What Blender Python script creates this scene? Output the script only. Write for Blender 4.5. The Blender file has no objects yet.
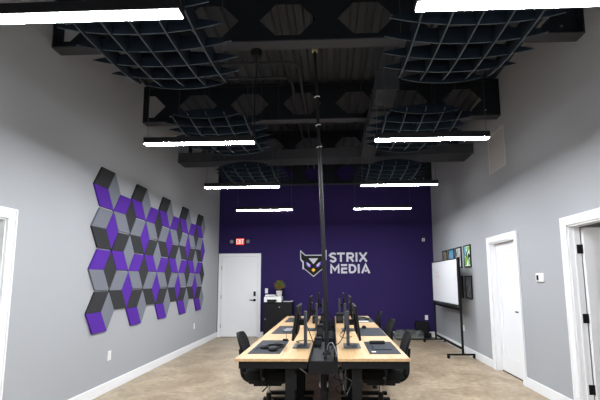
import bpy, bmesh, math, random
from mathutils import Vector, Matrix
random.seed(7)
PI = math.pi
SC = bpy.context.scene
COL = SC.collection

# ------------------------------------------------------------------ materials
MATS = {}
def mat(name, col, rough=.5, metal=0.0, noise=None, bump=0.0, bscale=50, emit=None, estr=0, coat=0, trans=0):
    m = bpy.data.materials.new(name); m.use_nodes = True
    nt = m.node_tree; b = nt.nodes['Principled BSDF']
    if rough > .64: b.inputs['Specular IOR Level'].default_value = .2
    if max(col) < .02: b.inputs['Specular IOR Level'].default_value = .22
    b.inputs['Base Color'].default_value = (*col, 1)
    b.inputs['Roughness'].default_value = rough
    b.inputs['Metallic'].default_value = metal
    if coat: b.inputs['Coat Weight'].default_value = coat
    if trans: b.inputs['Transmission Weight'].default_value = trans
    if emit:
        b.inputs['Emission Color'].default_value = (*emit, 1)
        b.inputs['Emission Strength'].default_value = estr
    if noise or bump:
        tc = nt.nodes.new('ShaderNodeTexCoord')
    if noise:
        col2, sc = noise
        n = nt.nodes.new('ShaderNodeTexNoise'); n.inputs['Scale'].default_value = sc
        n.inputs['Detail'].default_value = 6
        r = nt.nodes.new('ShaderNodeMapRange'); r.inputs[1].default_value = .35; r.inputs[2].default_value = .65
        mx = nt.nodes.new('ShaderNodeMix'); mx.data_type = 'RGBA'
        mx.inputs[6].default_value = (*col, 1); mx.inputs[7].default_value = (*col2, 1)
        nt.links.new(tc.outputs['Object'], n.inputs['Vector'])
        nt.links.new(n.outputs['Fac'], r.inputs[0]); nt.links.new(r.outputs[0], mx.inputs[0])
        nt.links.new(mx.outputs[2], b.inputs['Base Color'])
    if bump:
        n2 = nt.nodes.new('ShaderNodeTexNoise'); n2.inputs['Scale'].default_value = bscale
        bp = nt.nodes.new('ShaderNodeBump'); bp.inputs['Strength'].default_value = bump
        bp.inputs['Distance'].default_value = .01
        nt.links.new(tc.outputs['Object'], n2.inputs['Vector'])
        nt.links.new(n2.outputs['Fac'], bp.inputs['Height']); nt.links.new(bp.outputs[0], b.inputs['Normal'])
    MATS[name] = m
    return m

mat('wall_grey', (.335, .345, .36), .85, bump=.05, bscale=120)
mat('wall_purple', (.0215, .0118, .072), .9, bump=.05, bscale=120)
mat('white_paint', (.74, .745, .76), .5)
mat('white_plastic', (.75, .75, .74), .4)
mat('black_steel', (.008, .009, .011), .7)
mat('deck_paint', (.045, .049, .056), .7)
mat('beam_paint', (.006, .008, .011), .7)
mat('flange_lit', (.046, .048, .056), .7)  # same beam paint, lightened for the light its undersides catch
mat('duct_paint', (.036, .039, .045), .66)
mat('cloud_felt', (.002, .0065, .013), .95)
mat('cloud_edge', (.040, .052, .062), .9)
mat('black_plastic', (.004, .004, .005), .5)
mat('black_frame', (.0035, .0035, .0045), .65)
mat('black_mesh', (.0045, .0048, .0055), .85, bump=.3, bscale=400)
mat('black_gloss', (.005, .005, .0065), .42)
mat('screen_black', (.004, .004, .006), .25)
mat('grey_metal', (.055, .06, .072), .45, metal=.3)
mat('dark_metal', (.014, .016, .020), .5, metal=.2)
mat('sleeve', (.010, .011, .012), .4)
mat('chrome', (.6, .6, .6), .2, metal=1)
mat('mat_grey', (.036, .040, .050), .9, noise=((.046, .050, .060), 120))
mat('mat_dark', (.030, .033, .042), .7)
mat('wood_edge', (.50, .29, .12), .5)
mat('felt_grey', (.135, .145, .175), .95, noise=((.175, .185, .215), 160), bump=.3, bscale=300)
mat('felt_dark', (.024, .024, .026), .95, noise=((.036, .036, .038), 160), bump=.3, bscale=300)
mat('felt_purple', (.070, .017, .25), .95, noise=((.085, .022, .29), 160), bump=.3, bscale=300)
mat('felt_side', (.05, .05, .055), .95)
mat('logo_white', (.52, .51, .56), .6)
mat('logo_black', (.003, .0035, .0035), .7)
mat('logo_purple', (.12, .035, .45), .4)
mat('logo_yellow', (.9, .48, .01), .4)
mat('lamp', (.9, .9, .9), .4, emit=(.93, .965, 1.0), estr=118)
mat('hall_fill', (.9, .9, .9), .4, emit=(1, .98, .96), estr=14)  # glow of the unseen lamp added in the side room
mat('exit_red', (.6, .03, .03), .4, emit=(1, .03, .03), estr=.55)
mat('exit_pale', (.9, .75, .7), .4, emit=(1, .50, .42), estr=.55)
mat('board_white', (.80, .81, .83), .22)
mat('marker_red', (.75, .25, .22), .6)
mat('leaf_green', (.08, .22, .03), .5, noise=((.14, .30, .04), 30))
mat('leaf_red', (.40, .08, .02), .5, noise=((.5, .22, .03), 30))
mat('leaf_yellow', (.36, .24, .03), .5)
mat('pot_white', (.62, .60, .56), .5, noise=((.45, .43, .40), 40))
mat('soil', (.03, .02, .012), .9)
mat('paper', (.72, .72, .72), .6)
mat('bag_grey', (.035, .040, .040), .85, noise=((.13, .14, .135), 9), bump=.4, bscale=30)
mat('bag_light', (.15, .16, .16), .8, noise=((.11, .115, .115), 14))
mat('cable_black', (.004, .004, .0045), .6)
mat('cable_white', (.55, .56, .58), .5)
mat('cable_grey', (.24, .25, .27), .5)
mat('nickel', (.45, .45, .44), .3, metal=1)
mat('brass', (.75, .70, .42), .35)
mat('art_tan', (.30, .24, .14), .6, noise=((.10, .10, .10), 9))
mat('art_blue', (.04, .30, .50), .6, noise=((.25, .42, .52), 8))
mat('art_pale', (.62, .62, .64), .6, noise=((.10, .10, .11), 7))
mat('art_dark', (.05, .052, .058), .6, noise=((.22, .22, .24), 9))
mat('art_red', (.03, .022, .024), .6, noise=((.20, .03, .03), 8))
mat('art_green', (.16, .42, .06), .6)
mat('art_cream', (.75, .78, .62), .6)
mat('art_sky', (.12, .42, .62), .6)
mat('art_black', (.012, .016, .014), .6)
mat('art_white', (.8, .82, .8), .6)
mat('vent_grey', (.50, .48, .47), .7)
mat('vent_dark', (.34, .33, .325), .7)

# polished concrete
def concrete():
    m = bpy.data.materials.new('concrete'); m.use_nodes = True
    nt = m.node_tree; b = nt.nodes['Principled BSDF']; L = nt.links.new
    tc = nt.nodes.new('ShaderNodeTexCoord')
    n1 = nt.nodes.new('ShaderNodeTexNoise'); n1.inputs['Scale'].default_value = 2.2; n1.inputs['Detail'].default_value = 8
    n1.inputs['Roughness'].default_value = .65; n1.inputs['Distortion'].default_value = .6
    n2 = nt.nodes.new('ShaderNodeTexNoise'); n2.inputs['Scale'].default_value = 14; n2.inputs['Detail'].default_value = 6
    r1 = nt.nodes.new('ShaderNodeValToRGB')
    e = r1.color_ramp.elements
    e[0].position = .36; e[0].color = (.26, .19, .115, 1)
    e[1].position = .64; e[1].color = (.43, .343, .24, 1)
    k = e.new(.5); k.color = (.345, .268, .182, 1)
    r2 = nt.nodes.new('ShaderNodeMapRange'); r2.inputs[1].default_value = .35; r2.inputs[2].default_value = .7
    r2.inputs[3].default_value = .78; r2.inputs[4].default_value = 1.12
    mx = nt.nodes.new('ShaderNodeMix'); mx.data_type = 'RGBA'; mx.blend_type = 'MULTIPLY'; mx.inputs[0].default_value = 1
    for n in (n1, n2): L(tc.outputs['Object'], n.inputs['Vector'])
    L(n1.outputs['Fac'], r1.inputs[0]); L(n2.outputs['Fac'], r2.inputs[0])
    L(r1.outputs[0], mx.inputs[6]); L(r2.outputs[0], mx.inputs[7]); L(mx.outputs[2], b.inputs['Base Color'])
    r3 = nt.nodes.new('ShaderNodeMapRange'); r3.inputs[3].default_value = .3; r3.inputs[4].default_value = .5
    L(n1.outputs['Fac'], r3.inputs[0]); L(r3.outputs[0], b.inputs['Roughness'])
    return m
MATS['concrete'] = concrete()

def wood():
    m = bpy.data.materials.new('maple'); m.use_nodes = True
    nt = m.node_tree; b = nt.nodes['Principled BSDF']; L = nt.links.new
    tc = nt.nodes.new('ShaderNodeTexCoord'); mp = nt.nodes.new('ShaderNodeMapping')
    mp.inputs['Scale'].default_value = (30, 1.2, 30)
    n = nt.nodes.new('ShaderNodeTexNoise'); n.inputs['Scale'].default_value = 1.5; n.inputs['Detail'].default_value = 5
    r = nt.nodes.new('ShaderNodeValToRGB'); e = r.color_ramp.elements
    e[0].position = .35; e[0].color = (.43, .268, .125, 1); e[1].position = .65; e[1].color = (.51, .34, .178, 1)
    L(tc.outputs['Object'], mp.inputs[0]); L(mp.outputs[0], n.inputs['Vector']); L(n.outputs['Fac'], r.inputs[0])
    L(r.outputs[0], b.inputs['Base Color']); b.inputs['Roughness'].default_value = .42
    return m
MATS['maple'] = wood()

# ------------------------------------------------------------------ mesh helpers
class MB:
    def __init__(s): s.v = []; s.f = []
    def add(s, vs, fs):
        o = len(s.v); s.v += [tuple(v) for v in vs]; s.f += [tuple(i + o for i in f) for f in fs]; return s
    def box(s, x0, x1, y0, y1, z0, z1):
        return s.add([(x0,y0,z0),(x1,y0,z0),(x1,y1,z0),(x0,y1,z0),(x0,y0,z1),(x1,y0,z1),(x1,y1,z1),(x0,y1,z1)],
                     [(0,3,2,1),(4,5,6,7),(0,1,5,4),(1,2,6,5),(2,3,7,6),(3,0,4,7)])
    def prism(s, pts, a, b, axis='y'):
        # pts 2D polygon; extruded along axis from a to b.  y: (x,z); x: (y,z); z: (x,y)
        n = len(pts)
        f = {'y': lambda p, t: (p[0], t, p[1]), 'x': lambda p, t: (t, p[0], p[1]), 'z': lambda p, t: (p[0], p[1], t)}[axis]
        vs = [f(p, a) for p in pts] + [f(p, b) for p in pts]
        fs = [tuple(range(n)), tuple(range(2*n-1, n-1, -1))] + [(i, i+n, (i+1) % n + n, (i+1) % n) for i in range(n)]
        return s.add(vs, fs)
    def cyl(s, p, q, r, r2=None, n=12):
        return s.tube([p, q], [r, r if r2 is None else r2], n)
    def tube(s, pts, r, n=8):
        pts = [Vector(p) for p in pts]
        if not isinstance(r, (list, tuple)): r = [r]*len(pts)
        vs = []; fs = []; up = None
        for i, p in enumerate(pts):
            d = (pts[min(i+1, len(pts)-1)] - pts[max(i-1, 0)]).normalized()
            if up is None:
                up = Vector((0,0,1)) if abs(d.z) < .9 else Vector((1,0,0))
            a = d.cross(up)
            if a.length < 1e-4: a = d.cross(Vector((.3,1,.2)))
            a.normalize(); b = a.cross(d).normalized(); up = b
            for k in range(n):
                t = 2*PI*k/n; vs.append(p + (a*math.cos(t) + b*math.sin(t))*r[i])
        m = len(pts)
        for i in range(m-1):
            for k in range(n):
                fs.append((i*n+k, i*n+(k+1) % n, (i+1)*n+(k+1) % n, (i+1)*n+k))
        fs.append(tuple(range(n-1, -1, -1))); fs.append(tuple((m-1)*n+k for k in range(n)))
        return s.add(vs, fs)
    def lathe(s, prof, c=(0,0,0), n=20):
        vs = []; fs = []
        for r, z in prof:
            for k in range(n):
                t = 2*PI*k/n; vs.append((c[0]+r*math.cos(t), c[1]+r*math.sin(t), c[2]+z))
        m = len(prof)
        for i in range(m-1):
            for k in range(n):
                fs.append((i*n+k, i*n+(k+1) % n, (i+1)*n+(k+1) % n, (i+1)*n+k))
        fs.append(tuple(range(n-1, -1, -1))); fs.append(tuple((m-1)*n+k for k in range(n)))
        return s.add(vs, fs)
    def xf(s, M):
        s.v = [tuple(M @ Vector(v)) for v in s.v]; return s
    def build(s, name, m, parent=None, loc=None, bevel=0, smooth=False, label=None, kind=None, seg=2, edge=None):
        me = bpy.data.meshes.new(name); me.from_pydata(s.v, [], s.f)
        bm = bmesh.new(); bm.from_mesh(me); bmesh.ops.recalc_face_normals(bm, faces=bm.faces); bm.to_mesh(me); bm.free()
        me.materials.append(MATS[m] if isinstance(m, str) else m)
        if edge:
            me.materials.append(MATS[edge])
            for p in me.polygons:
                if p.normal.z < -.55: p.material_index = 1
        if smooth:
            me.shade_smooth()
            me.set_sharp_from_angle(angle=math.radians(40))
        o = bpy.data.objects.new(name, me); COL.objects.link(o)
        if parent: o.parent = parent
        if loc: o.location = loc
        if bevel:
            b = o.modifiers.new('bevel', 'BEVEL'); b.width = bevel; b.segments = seg; b.limit_method = 'ANGLE'
        if label: o['label'] = label
        if kind: o['kind'] = kind
        return o

def tag(o, label, cat, group=None):
    o['label'] = label; o['category'] = cat
    if group: o['group'] = group
    return o
def thing(name, label, cat, loc=(0,0,0), rz=0, group=None):
    o = bpy.data.objects.new(name, None); COL.objects.link(o); o.empty_display_size = .1
    o.location = loc; o.rotation_euler = (0, 0, rz)
    return tag(o, label, cat, group)
def kids(o): return [c for c in bpy.data.objects if c.parent == o]
def copy_tree(o, parent=None):
    c = o.copy(); COL.objects.link(c); c.parent = parent
    for ch in kids(o): copy_tree(ch, c)
    return c
def dup(o, label, loc, rz=0):
    c = copy_tree(o); c.location = loc; c.rotation_euler = (0, 0, rz); c['label'] = label
    return c
def smoothpath(pts, n=8):
    # Catmull-Rom through the points
    P = [Vector(p) for p in pts]; P = [P[0]*2-P[1]] + P + [P[-1]*2-P[-2]]; out = []
    for i in range(1, len(P)-2):
        for k in range(n):
            t = k/n; a, b, c, d = P[i-1:i+3]
            out.append(.5*((2*b) + (c-a)*t + (2*a-5*b+4*c-d)*t*t + (3*b-a-3*c+d)*t**3))
    out.append(P[-2]); return out
def struct(mb, name, m, parent=None, **k):
    return mb.build(name, m, parent, kind='structure', **k)

# ------------------------------------------------------------------ room constants
XL, XR, YB, YF = -2.99, 2.624, 10.206, -3.0
ZD = 4.60          # underside of the roof deck
TH = .12

# floor
struct(MB().box(XL-.3, XR+2.2, YF-.2, YB+.2, -.1, 0), 'floor', 'concrete')
# back wall
struct(MB().box(XL-TH, XR+TH, YB, YB+.15, 0, 4.75), 'wall_back', 'wall_purple')
struct(MB().box(XL-TH, XR+TH, YF-.15, YF, 0, 4.75), 'wall_front', 'wall_grey')
# left wall with a door opening  (Y 2.55..3.452, up to 2.037)
LY0, LY1, DZ = 2.54, 3.452, 2.035
w = MB(); w.box(XL-TH, XL, YF, LY0, 0, 4.75); w.box(XL-TH, XL, LY1, YB, 0, 4.75); w.box(XL-TH, XL, LY0, LY1, DZ, 4.75)
struct(w, 'wall_left', 'wall_grey')
# right wall with two door openings
RY = [(3.5, 4.411), (5.665, 6.555)]
w = MB(); w.box(XR, XR+TH, YF, RY[0][0], 0, 4.75); w.box(XR, XR+TH, RY[0][1], RY[1][0], 0, 4.75)
w.box(XR, XR+TH, RY[1][1], YB, 0, 4.75)
for a, b in RY: w.box(XR, XR+TH, a, b, DZ, 4.75)
struct(w, 'wall_right', 'wall_grey')
# side room seen through the open door
w = MB(); w.box(4.5, 4.6, 2.0, 5.4, 0, 2.7); w.box(XR+TH, 4.6, 5.3, 5.4, 0, 2.7); w.box(XR+TH, 4.6, 2.0, 2.1, 0, 2.7)
struct(w, 'wall_side_room', 'wall_grey')
struct(MB().box(XR+TH, 4.6, 2.0, 5.4, 2.7, 2.75), 'ceiling_side_room', 'white_paint')
w = MB(); w.box(XL-1.3, XL-1.2, 1.6, 4.4, 0, 2.7); w.box(XL-1.2, XL-TH, 4.3, 4.4, 0, 2.7); w.box(XL-1.2, XL-TH, 1.6, 1.7, 0, 2.7)
struct(w, 'wall_closet', 'wall_grey')
struct(MB().box(XL-1.3, XL-TH, 1.6, 4.4, 2.7, 2.75), 'ceiling_closet', 'white_paint')
struct(MB().box(XL-1.3, XL-.3, 1.6, 4.4, -.1, 0), 'floor_closet', 'concrete')

# corrugated roof deck, ribs along Y
prof = []
x = XL-.1
while x < XR+.1:
    prof += [(x, ZD+.045), (x+.02, ZD), (x+.105, ZD), (x+.125, ZD+.045)]
    x += .19
vs = []; fs = []
for (a, z) in prof: vs += [(a, YF-.1, z), (a, YB+.1, z)]
for i in range(len(prof)-1): fs.append((2*i, 2*i+1, 2*i+3, 2*i+2))
d = MB(); d.add(vs, fs); d.box(XL-.15, XR+.15, YF-.15, YB+.15, ZD+.07, ZD+.15)
struct(d, 'ceiling', 'deck_paint')

# baseboards
BH, BT = .13, .016
def bb(name, boxes):
    m = MB()
    for b in boxes: m.box(*b)
    struct(m, name, 'white_paint', bevel=.004)
bb('baseboard_left', [(XL, XL+BT, LY1+.1, YB, 0, BH), (XL, XL+BT, YF, LY0-.1, 0, BH)])
bb('baseboard_right', [(XR-BT, XR, 4.515, 5.57, 0, BH), (XR-BT, XR, 6.648, YB, 0, BH), (XR-BT, XR, YF, 3.39, 0, BH)])
bb('baseboard_back', [(XL+BT, -2.965, YB-BT, YB, 0, BH), (-1.86, XR-BT, YB-BT, YB, 0, BH)])

# ------------------------------------------------------------------ doors
def casing_x(m, xw, s, y0, y1):
    # casing on a wall at x = xw, s = direction into the room
    t = .018*s; c = .095
    a, b = sorted((xw, xw+t))
    m.box(a, b, y0-c, y0, 0, DZ+c); m.box(a, b, y1, y1+c, 0, DZ+c); m.box(a, b, y0, y1, DZ, DZ+c)
    a, b = sorted((xw+t, xw+t*1.5))
    m.box(a, b, y0-c, y0-c+.02, 0, DZ+c); m.box(a, b, y1+c-.02, y1+c, 0, DZ+c); m.box(a, b, y0-c, y1+c, DZ+c-.02, DZ+c)
def shaker(m, w, h, t):
    """door slab in local coords: x 0..w, y 0..t (front face y=0), z 0..h with one recessed panel"""
    st, rt, rb = .115, .13, .24
    m.box(0, st, 0, t, 0, h); m.box(w-st, w, 0, t, 0, h); m.box(st, w-st, 0, t, 0, rb); m.box(st, w-st, 0, t, h-rt, h)
    m.box(st, w-st, .012, t-.012, rb, h-rt)
    return m

# back door (white, in the purple wall)
bd = thing('door_1', 'white panelled door with black keypad lock in the purple wall', 'door', (-2.43, YB, 0)); bd['kind'] = 'structure'
m = MB(); c = .078
x0, x1 = -.462, .492
m.box(x0-c, x0, -.022, 0, 0, 2.07+c); m.box(x1, x1+c, -.022, 0, 0, 2.07+c); m.box(x0, x1, -.022, 0, 2.07, 2.07+c)
m.box(x0-c, x0-c+.018, -.03, -.022, 0, 2.07+c); m.box(x1+c-.018, x1+c, -.03, -.022, 0, 2.07+c); m.box(x0-c, x1+c, -.03, -.022, 2.07+c-.018, 2.07+c)
m.build('door_casing', 'white_paint', bd, bevel=.003)
m = shaker(MB(), .945, 2.055, .016); m.xf(Matrix.Translation((x0+.005, -.017, .012))); m.build('door_slab', 'white_paint', bd, bevel=.002)
for z in (.28, 1.02, 1.77): MB().box(x0-.012, x0+.016, -.034, -.018, z-.05, z+.05).build('hinge', 'nickel', bd)
MB().box(.39, .445, -.045, -.017, 1.04, 1.16).build('keypad', 'black_plastic', bd, bevel=.006)
m = MB(); m.cyl((.42, -.017, .94), (.42, -.06, .94), .032, n=20); m.tube([(.42, -.055, .94), (.36, -.06, .94), (.30, -.055, .94)], .010)
m.build('door_handle', 'black_plastic', bd, smooth=True)

# right closed door
rd = thing('door_2', 'closed white panelled door with black lever in the right grey wall', 'door', (XR, 6.11, 0)); rd['kind'] = 'structure'
y0, y1 = RY[1][0]-6.11, RY[1][1]-6.11
m = MB(); casing_x(m, 0, -1, y0, y1); m.build('door_casing', 'white_paint', rd, bevel=.003)
m = MB(); m.box(0, TH, y0, y0+.018, 0, DZ); m.box(0, TH, y1-.018, y1, 0, DZ); m.box(0, TH, y0, y1, DZ-.018, DZ)
m.box(.06, .072, y0+.018, y0+.03, 0, DZ-.018); m.box(.06, .072, y1-.03, y1-.018, 0, DZ-.018)
m.build('door_jamb', 'white_paint', rd)
w_ = (y1-y0)-.044
m = shaker(MB(), w_, 1.995, .04); m.xf(Matrix.Translation((.074, y1-.022, .018)) @ Matrix.Rotation(-PI/2, 4, 'Z')); m.build('door_slab', 'white_paint', rd, bevel=.002)
m = MB(); m.cyl((.074, y0+.085, .97), (.03, y0+.085, .97), .026, n=16); m.tube([(.034, y0+.085, .97), (.03, y0+.14, .97), (.034, y0+.20, .97)], .010)
m.build('door_handle', 'black_plastic', rd, smooth=True)
MB().box(XR+.074, XR+.11, RY[1][0], RY[1][1], .0, .012).build('trim_1', 'black_plastic', kind='structure')

# right open door (hinged on the far jamb, swung into the side room)
od = thing('door_3', 'white door standing open on black hinges at right edge of photo', 'door', (XR, 3.95, 0)); od['kind'] = 'structure'
y0, y1 = RY[0][0]-3.95, RY[0][1]-3.95
m = MB(); casing_x(m, 0, -1, y0, y1); m.build('door_casing', 'white_paint', od, bevel=.003)
m = MB(); m.box(0, TH, y0, y0+.018, 0, DZ); m.box(0, TH, y1-.018, y1, 0, DZ); m.box(0, TH, y0, y1, DZ-.018, DZ)
m.box(.05, .064, y1-.03, y1-.018, 0, DZ-.018)
m.build('door_jamb', 'white_paint', od)
m = shaker(MB(), .86, 1.99, .04); m.xf(Matrix.Translation((TH+.012, y1-.058, .015)) @ Matrix.Rotation(math.radians(3), 4, 'Z')); m.build('door_slab', 'white_paint', od, bevel=.002)
for z in (.28, 1.02, 1.77):
    m = MB(); m.box(TH-.045, TH+.004, y1-.024, y1-.018, z-.05, z+.05); m.cyl((TH+.004, y1-.03, z-.05), (TH+.004, y1-.03, z+.05), .009)
    m.build('hinge', 'black_plastic', od)

# left doorway at the frame edge
ld = thing('door_4', 'white-cased doorway in the left grey wall at photo edge', 'doorway', (XL, 3.0, 0)); ld['kind'] = 'structure'
y0, y1 = LY0-3.0, LY1-3.0
m = MB(); casing_x(m, 0, 1, y0, y1); m.build('door_casing', 'white_paint', ld, bevel=.003)
m = MB(); m.box(-TH, 0, y0, y0+.018, 0, DZ); m.box(-TH, 0, y1-.018, y1, 0, DZ); m.box(-TH, 0, y0, y1, DZ-.018, DZ); m.box(-.09, -.075, y1-.03, y1-.018, 0, DZ)
m.build('door_jamb', 'white_paint', ld)

# ------------------------------------------------------------------ castellated beams
def beam(y, label):
    t = thing('castellated_beam', label, 'beam', (0, y, 3.95), group='black castellated roof beams')
    fw = .075; zt = .60; tw = .006
    m = MB(); m.box(XL, XR, -fw, fw, 0, .014); m.build('bottom_flange', 'flange_lit', t)
    m = MB(); m.box(XL, XR, -fw, fw, zt-.014, zt); m.build('top_flange', 'beam_paint', t)
    m = MB(); zc, hh, hw, ft, P = .295, .182, .31, .13, .84
    k = 0
    while True:
        xc = XL + .02 + P*k
        if xc - P/2 > XR: break
        a, b = xc-P/2, xc+P/2
        polys = [[(a, zc), (xc-hw, zc), (xc-ft, zc+hh), (xc-ft, zt-.014), (a, zt-.014)],
                 [(xc-ft, zc+hh), (xc+ft, zc+hh), (xc+ft, zt-.014), (xc-ft, zt-.014)],
                 [(xc+ft, zc+hh), (xc+hw, zc), (b, zc), (b, zt-.014), (xc+ft, zt-.014)],
                 [(a, .014), (xc-ft, .014), (xc-ft, zc-hh), (xc-hw, zc), (a, zc)],
                 [(xc-ft, .014), (xc+ft, .014), (xc+ft, zc-hh), (xc-ft, zc-hh)],
                 [(xc+ft, .014), (b, .014), (b, zc), (xc+hw, zc), (xc+ft, zc-hh)]]
        for p in polys:
            # clip by walls
            q = [(min(max(px_, XL), XR), pz_) for px_, pz_ in p]
            ar = abs(sum(q[i][0]*q[(i+1) % len(q)][1]-q[(i+1) % len(q)][0]*q[i][1] for i in range(len(q))))
            if ar > 1e-4: m.prism(q, -tw, tw, 'y')
        k += 1
    m.build('web', 'beam_paint', t)
    for sx, xx in ((1, XL), (-1, XR)):
        MB().box(min(xx, xx+sx*.02), max(xx, xx+sx*.02), -fw, fw, .014, zt-.014).build('end_plate', 'beam_paint', t)
    for bx in (XL+.42, XR-.42, XR-.2):
        MB().cyl((bx, -.02, .12), (bx, -tw, .12), .012, n=8).build('bolt', 'nickel', t)
    return t
beam(3.90, 'black roof beam with hexagonal holes nearest the camera')
beam(5.93, 'black roof beam with hexagonal holes, second from the camera')
beam(7.93, 'black roof beam with hexagonal holes just beyond the wide cross duct')
beam(10.10, 'black roof beam with hexagonal holes against the purple wall')

# ------------------------------------------------------------------ ducts and conduits
t = thing('rectangular_duct', 'wide black rectangular duct crossing the room from wall to wall', 'duct', (0, 7.33, 3.745))
m = MB()
m.add([(XL, -.02, 0), (XR, -.29, 0), (XR, .24, 0), (XL, .34, 0), (XL, -.02, .19), (XR, -.29, .19), (XR, .24, .19), (XL, .34, .19)],
      [(0,3,2,1),(4,5,6,7),(0,1,5,4),(1,2,6,5),(2,3,7,6),(3,0,4,7)])
m.build('duct_body', 'duct_paint', t, bevel=.004)
for xx in (-2.2, -.95, .32, 1.6):
    f_ = (xx-XL)/(XR-XL); ya = -.02-.27*f_; yb = .34-.10*f_
    MB().box(xx-.015, xx+.015, ya-.008, yb+.008, -.008, .198).build('duct_joint', 'duct_paint', t)
t = thing('branch_duct', 'short black square duct running toward camera right of the pole', 'duct', (.685, 4.43, 3.70))
m = MB(); m.box(-.125, .125, 0, .5, .0, .23); m.build('duct_body', 'duct_paint', t, bevel=.004)
m = MB(); m.box(-.115, .115, .5, .62, .01, .22); m.build('flexible_collar', 'black_steel', t)
m = MB(); m.box(-.125, .125, .62, 1.6, .0, .23); m.build('duct_body', 'duct_paint', t, bevel=.004)
m = MB(); m.box(-.115, .115, 1.6, 1.7, .01, .22); m.build('flexible_collar', 'black_steel', t)
m = MB(); m.box(-.125, .125, 1.7, 2.66, .0, .23); m.build('duct_body', 'duct_paint', t, bevel=.004)
for yy in (-.006, .47, .62): MB().box(-.137, .137, yy, yy+.03, -.012, .242).build('duct_flange', 'duct_paint', t)
def conduit(label, pts):
    o = MB().tube(pts, .02, 8).build('conduit', 'duct_paint', smooth=True); tag(o, label, 'pipe', 'painted conduits under the roof deck')
conduit('dark conduit bending toward purple wall, nearer of the two', [(-1.62, 4.95, 4.37), (-.55, 4.95, 4.37), (-.47, 4.98, 4.37), (-.43, 5.06, 4.37), (-.43, 9.8, 4.31)])
conduit('dark conduit bending toward purple wall, farther of the two', [(-1.75, 5.34, 4.37), (-.66, 5.34, 4.37), (-.60, 5.37, 4.37), (-.57, 5.43, 4.37), (-.57, 9.8, 4.31)])

# ------------------------------------------------------------------ pendant linear lights
def light(x, y, label):
    t = thing('linear_pendant_light', label, 'light', (x, y, 2.885), group='linear pendant lights')
    MB().box(-.578, .578, -.034, .034, 0.0, .007).build('diffuser', 'lamp', t)
    MB().box(-.586, .586, -.042, .042, .007, .070).build('housing', 'black_plastic', t, bevel=.004)
    for sx in (-.56, .56):
        MB().cyl((sx, 0, .082), (sx, 0, ZD-2.885), .0022, n=5).build('suspension_wire', 'grey_metal', t)
    return t
ordn = {1.93: 'nearest the camera', 3.933: 'second from the camera', 5.905: 'third from the camera', 7.928: 'nearest the purple wall'}
for x, side in ((-1.385, 'left'), (1.043, 'right')):
    for y, nm in ordn.items():
        light(x, y, 'white glowing linear light in the %s row, %s' % (side, nm))
for y, nm in ((0.0, 'above the camera'), (-2.0, 'behind the camera')):
    for x, side in ((-1.385, 'left'), (1.043, 'right')):
        light(x, y, 'linear light in the %s row, %s' % (side, nm))
t = thing('added_fill_light', 'unseen round light added in the side room to brighten open door', 'light', (3.4, 3.2, 2.66))  # out of view, added to brighten the open door slab
MB().lathe([(.17, 0), (.18, .01), (.18, .04)]).build('shade', 'hall_fill', t, smooth=True)

# power cable and box of the left light
t = thing('hanging_cable', 'thin black power cable dropping from round box to left light', 'cable', (-.80, 3.99, 3.95))
MB().lathe([(.02, -.075), (.05, -.07), (.062, -.04), (.062, 0)], n=16).build('junction_box', 'black_plastic', t, smooth=True)
MB().tube(smoothpath([(0, 0, -.07), (.004, -.03, -.3), (-.006, -.05, -.62), (.0, -.055, -.985)]), .006, 6).build('cord', 'cable_black', t)

# ------------------------------------------------------------------ acoustic ceiling clouds (egg crate baffles)
def cloud(x, y, label):
    t = thing('acoustic_ceiling_cloud', label, 'ceiling cloud', (x, y, 3.31), group='egg crate acoustic clouds')
    LX, LY, SY, SX = .615, .70, .217, .205
    def zb(u, v):   # underside: shallow dome
        return -.02 - .10*max(0, 1-u*u)*(.45+.55*max(0, 1-v*v))
    def ztop(u, v):
        return .02 + .10*max(0, 1-u*u)*(.4+.6*max(0, 1-v*v))
    N = 18
    for j in range(-3, 4):
        yy = j*SY; v = yy/LY; half = LX*(1-abs(v)**3.2)**.55 if abs(v) < 1 else 0
        half = (.62, .62, .58, .38)[abs(j)]
        top = []; bot = []
        for i in range(N+1):
            u = -1+2*i/N; xx = u*half
            s_ = (max(0, 1-abs(u)**2.2))
            bot.append((xx, -.075*s_*(.62+.38*(1-v*v)))); top.append((xx, .06*s_+.001))
        MB().prism(bot+top[::-1], yy-.006, yy+.006, 'y').build('cross_fin', 'cloud_felt', t, edge='cloud_edge')
    for i_ in range(-2, 3):
        xx = i_*SX; v = xx/LX; half = LY*(1-abs(v)**3.2)**.5+.03
        top = []; bot = []
        for i in range(N+1):
            u = -1+2*i/N; yy = u*half; s_ = max(0, 1-abs(u)**2.6)
            bot.append((yy, -.080*s_*(.66+.34*(1-v*v))-.006)); top.append((yy, .06*s_+.016))
        MB().prism(bot+top[::-1], xx-.006, xx+.006, 'x').build('long_fin', 'cloud_felt', t, edge='cloud_edge')
    for sx, sy in ((-.41, -.44), (.41, -.44), (-.41, .44), (.41, .44)):
        MB().cyl((sx, sy, .03), (sx, sy, ZD-3.31), .0018, n=5).build('suspension_wire', 'grey_metal', t)
    return t
for x, side in ((-1.385, 'left'), (1.043, 'right')):
    for y, nm in ((2.82, 'nearest the camera'), (4.80, 'behind the second light'), (6.79, 'farthest from the camera')):
        cloud(x, y, 'dark curved egg crate acoustic cloud on the %s, %s' % (side, nm))

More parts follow.
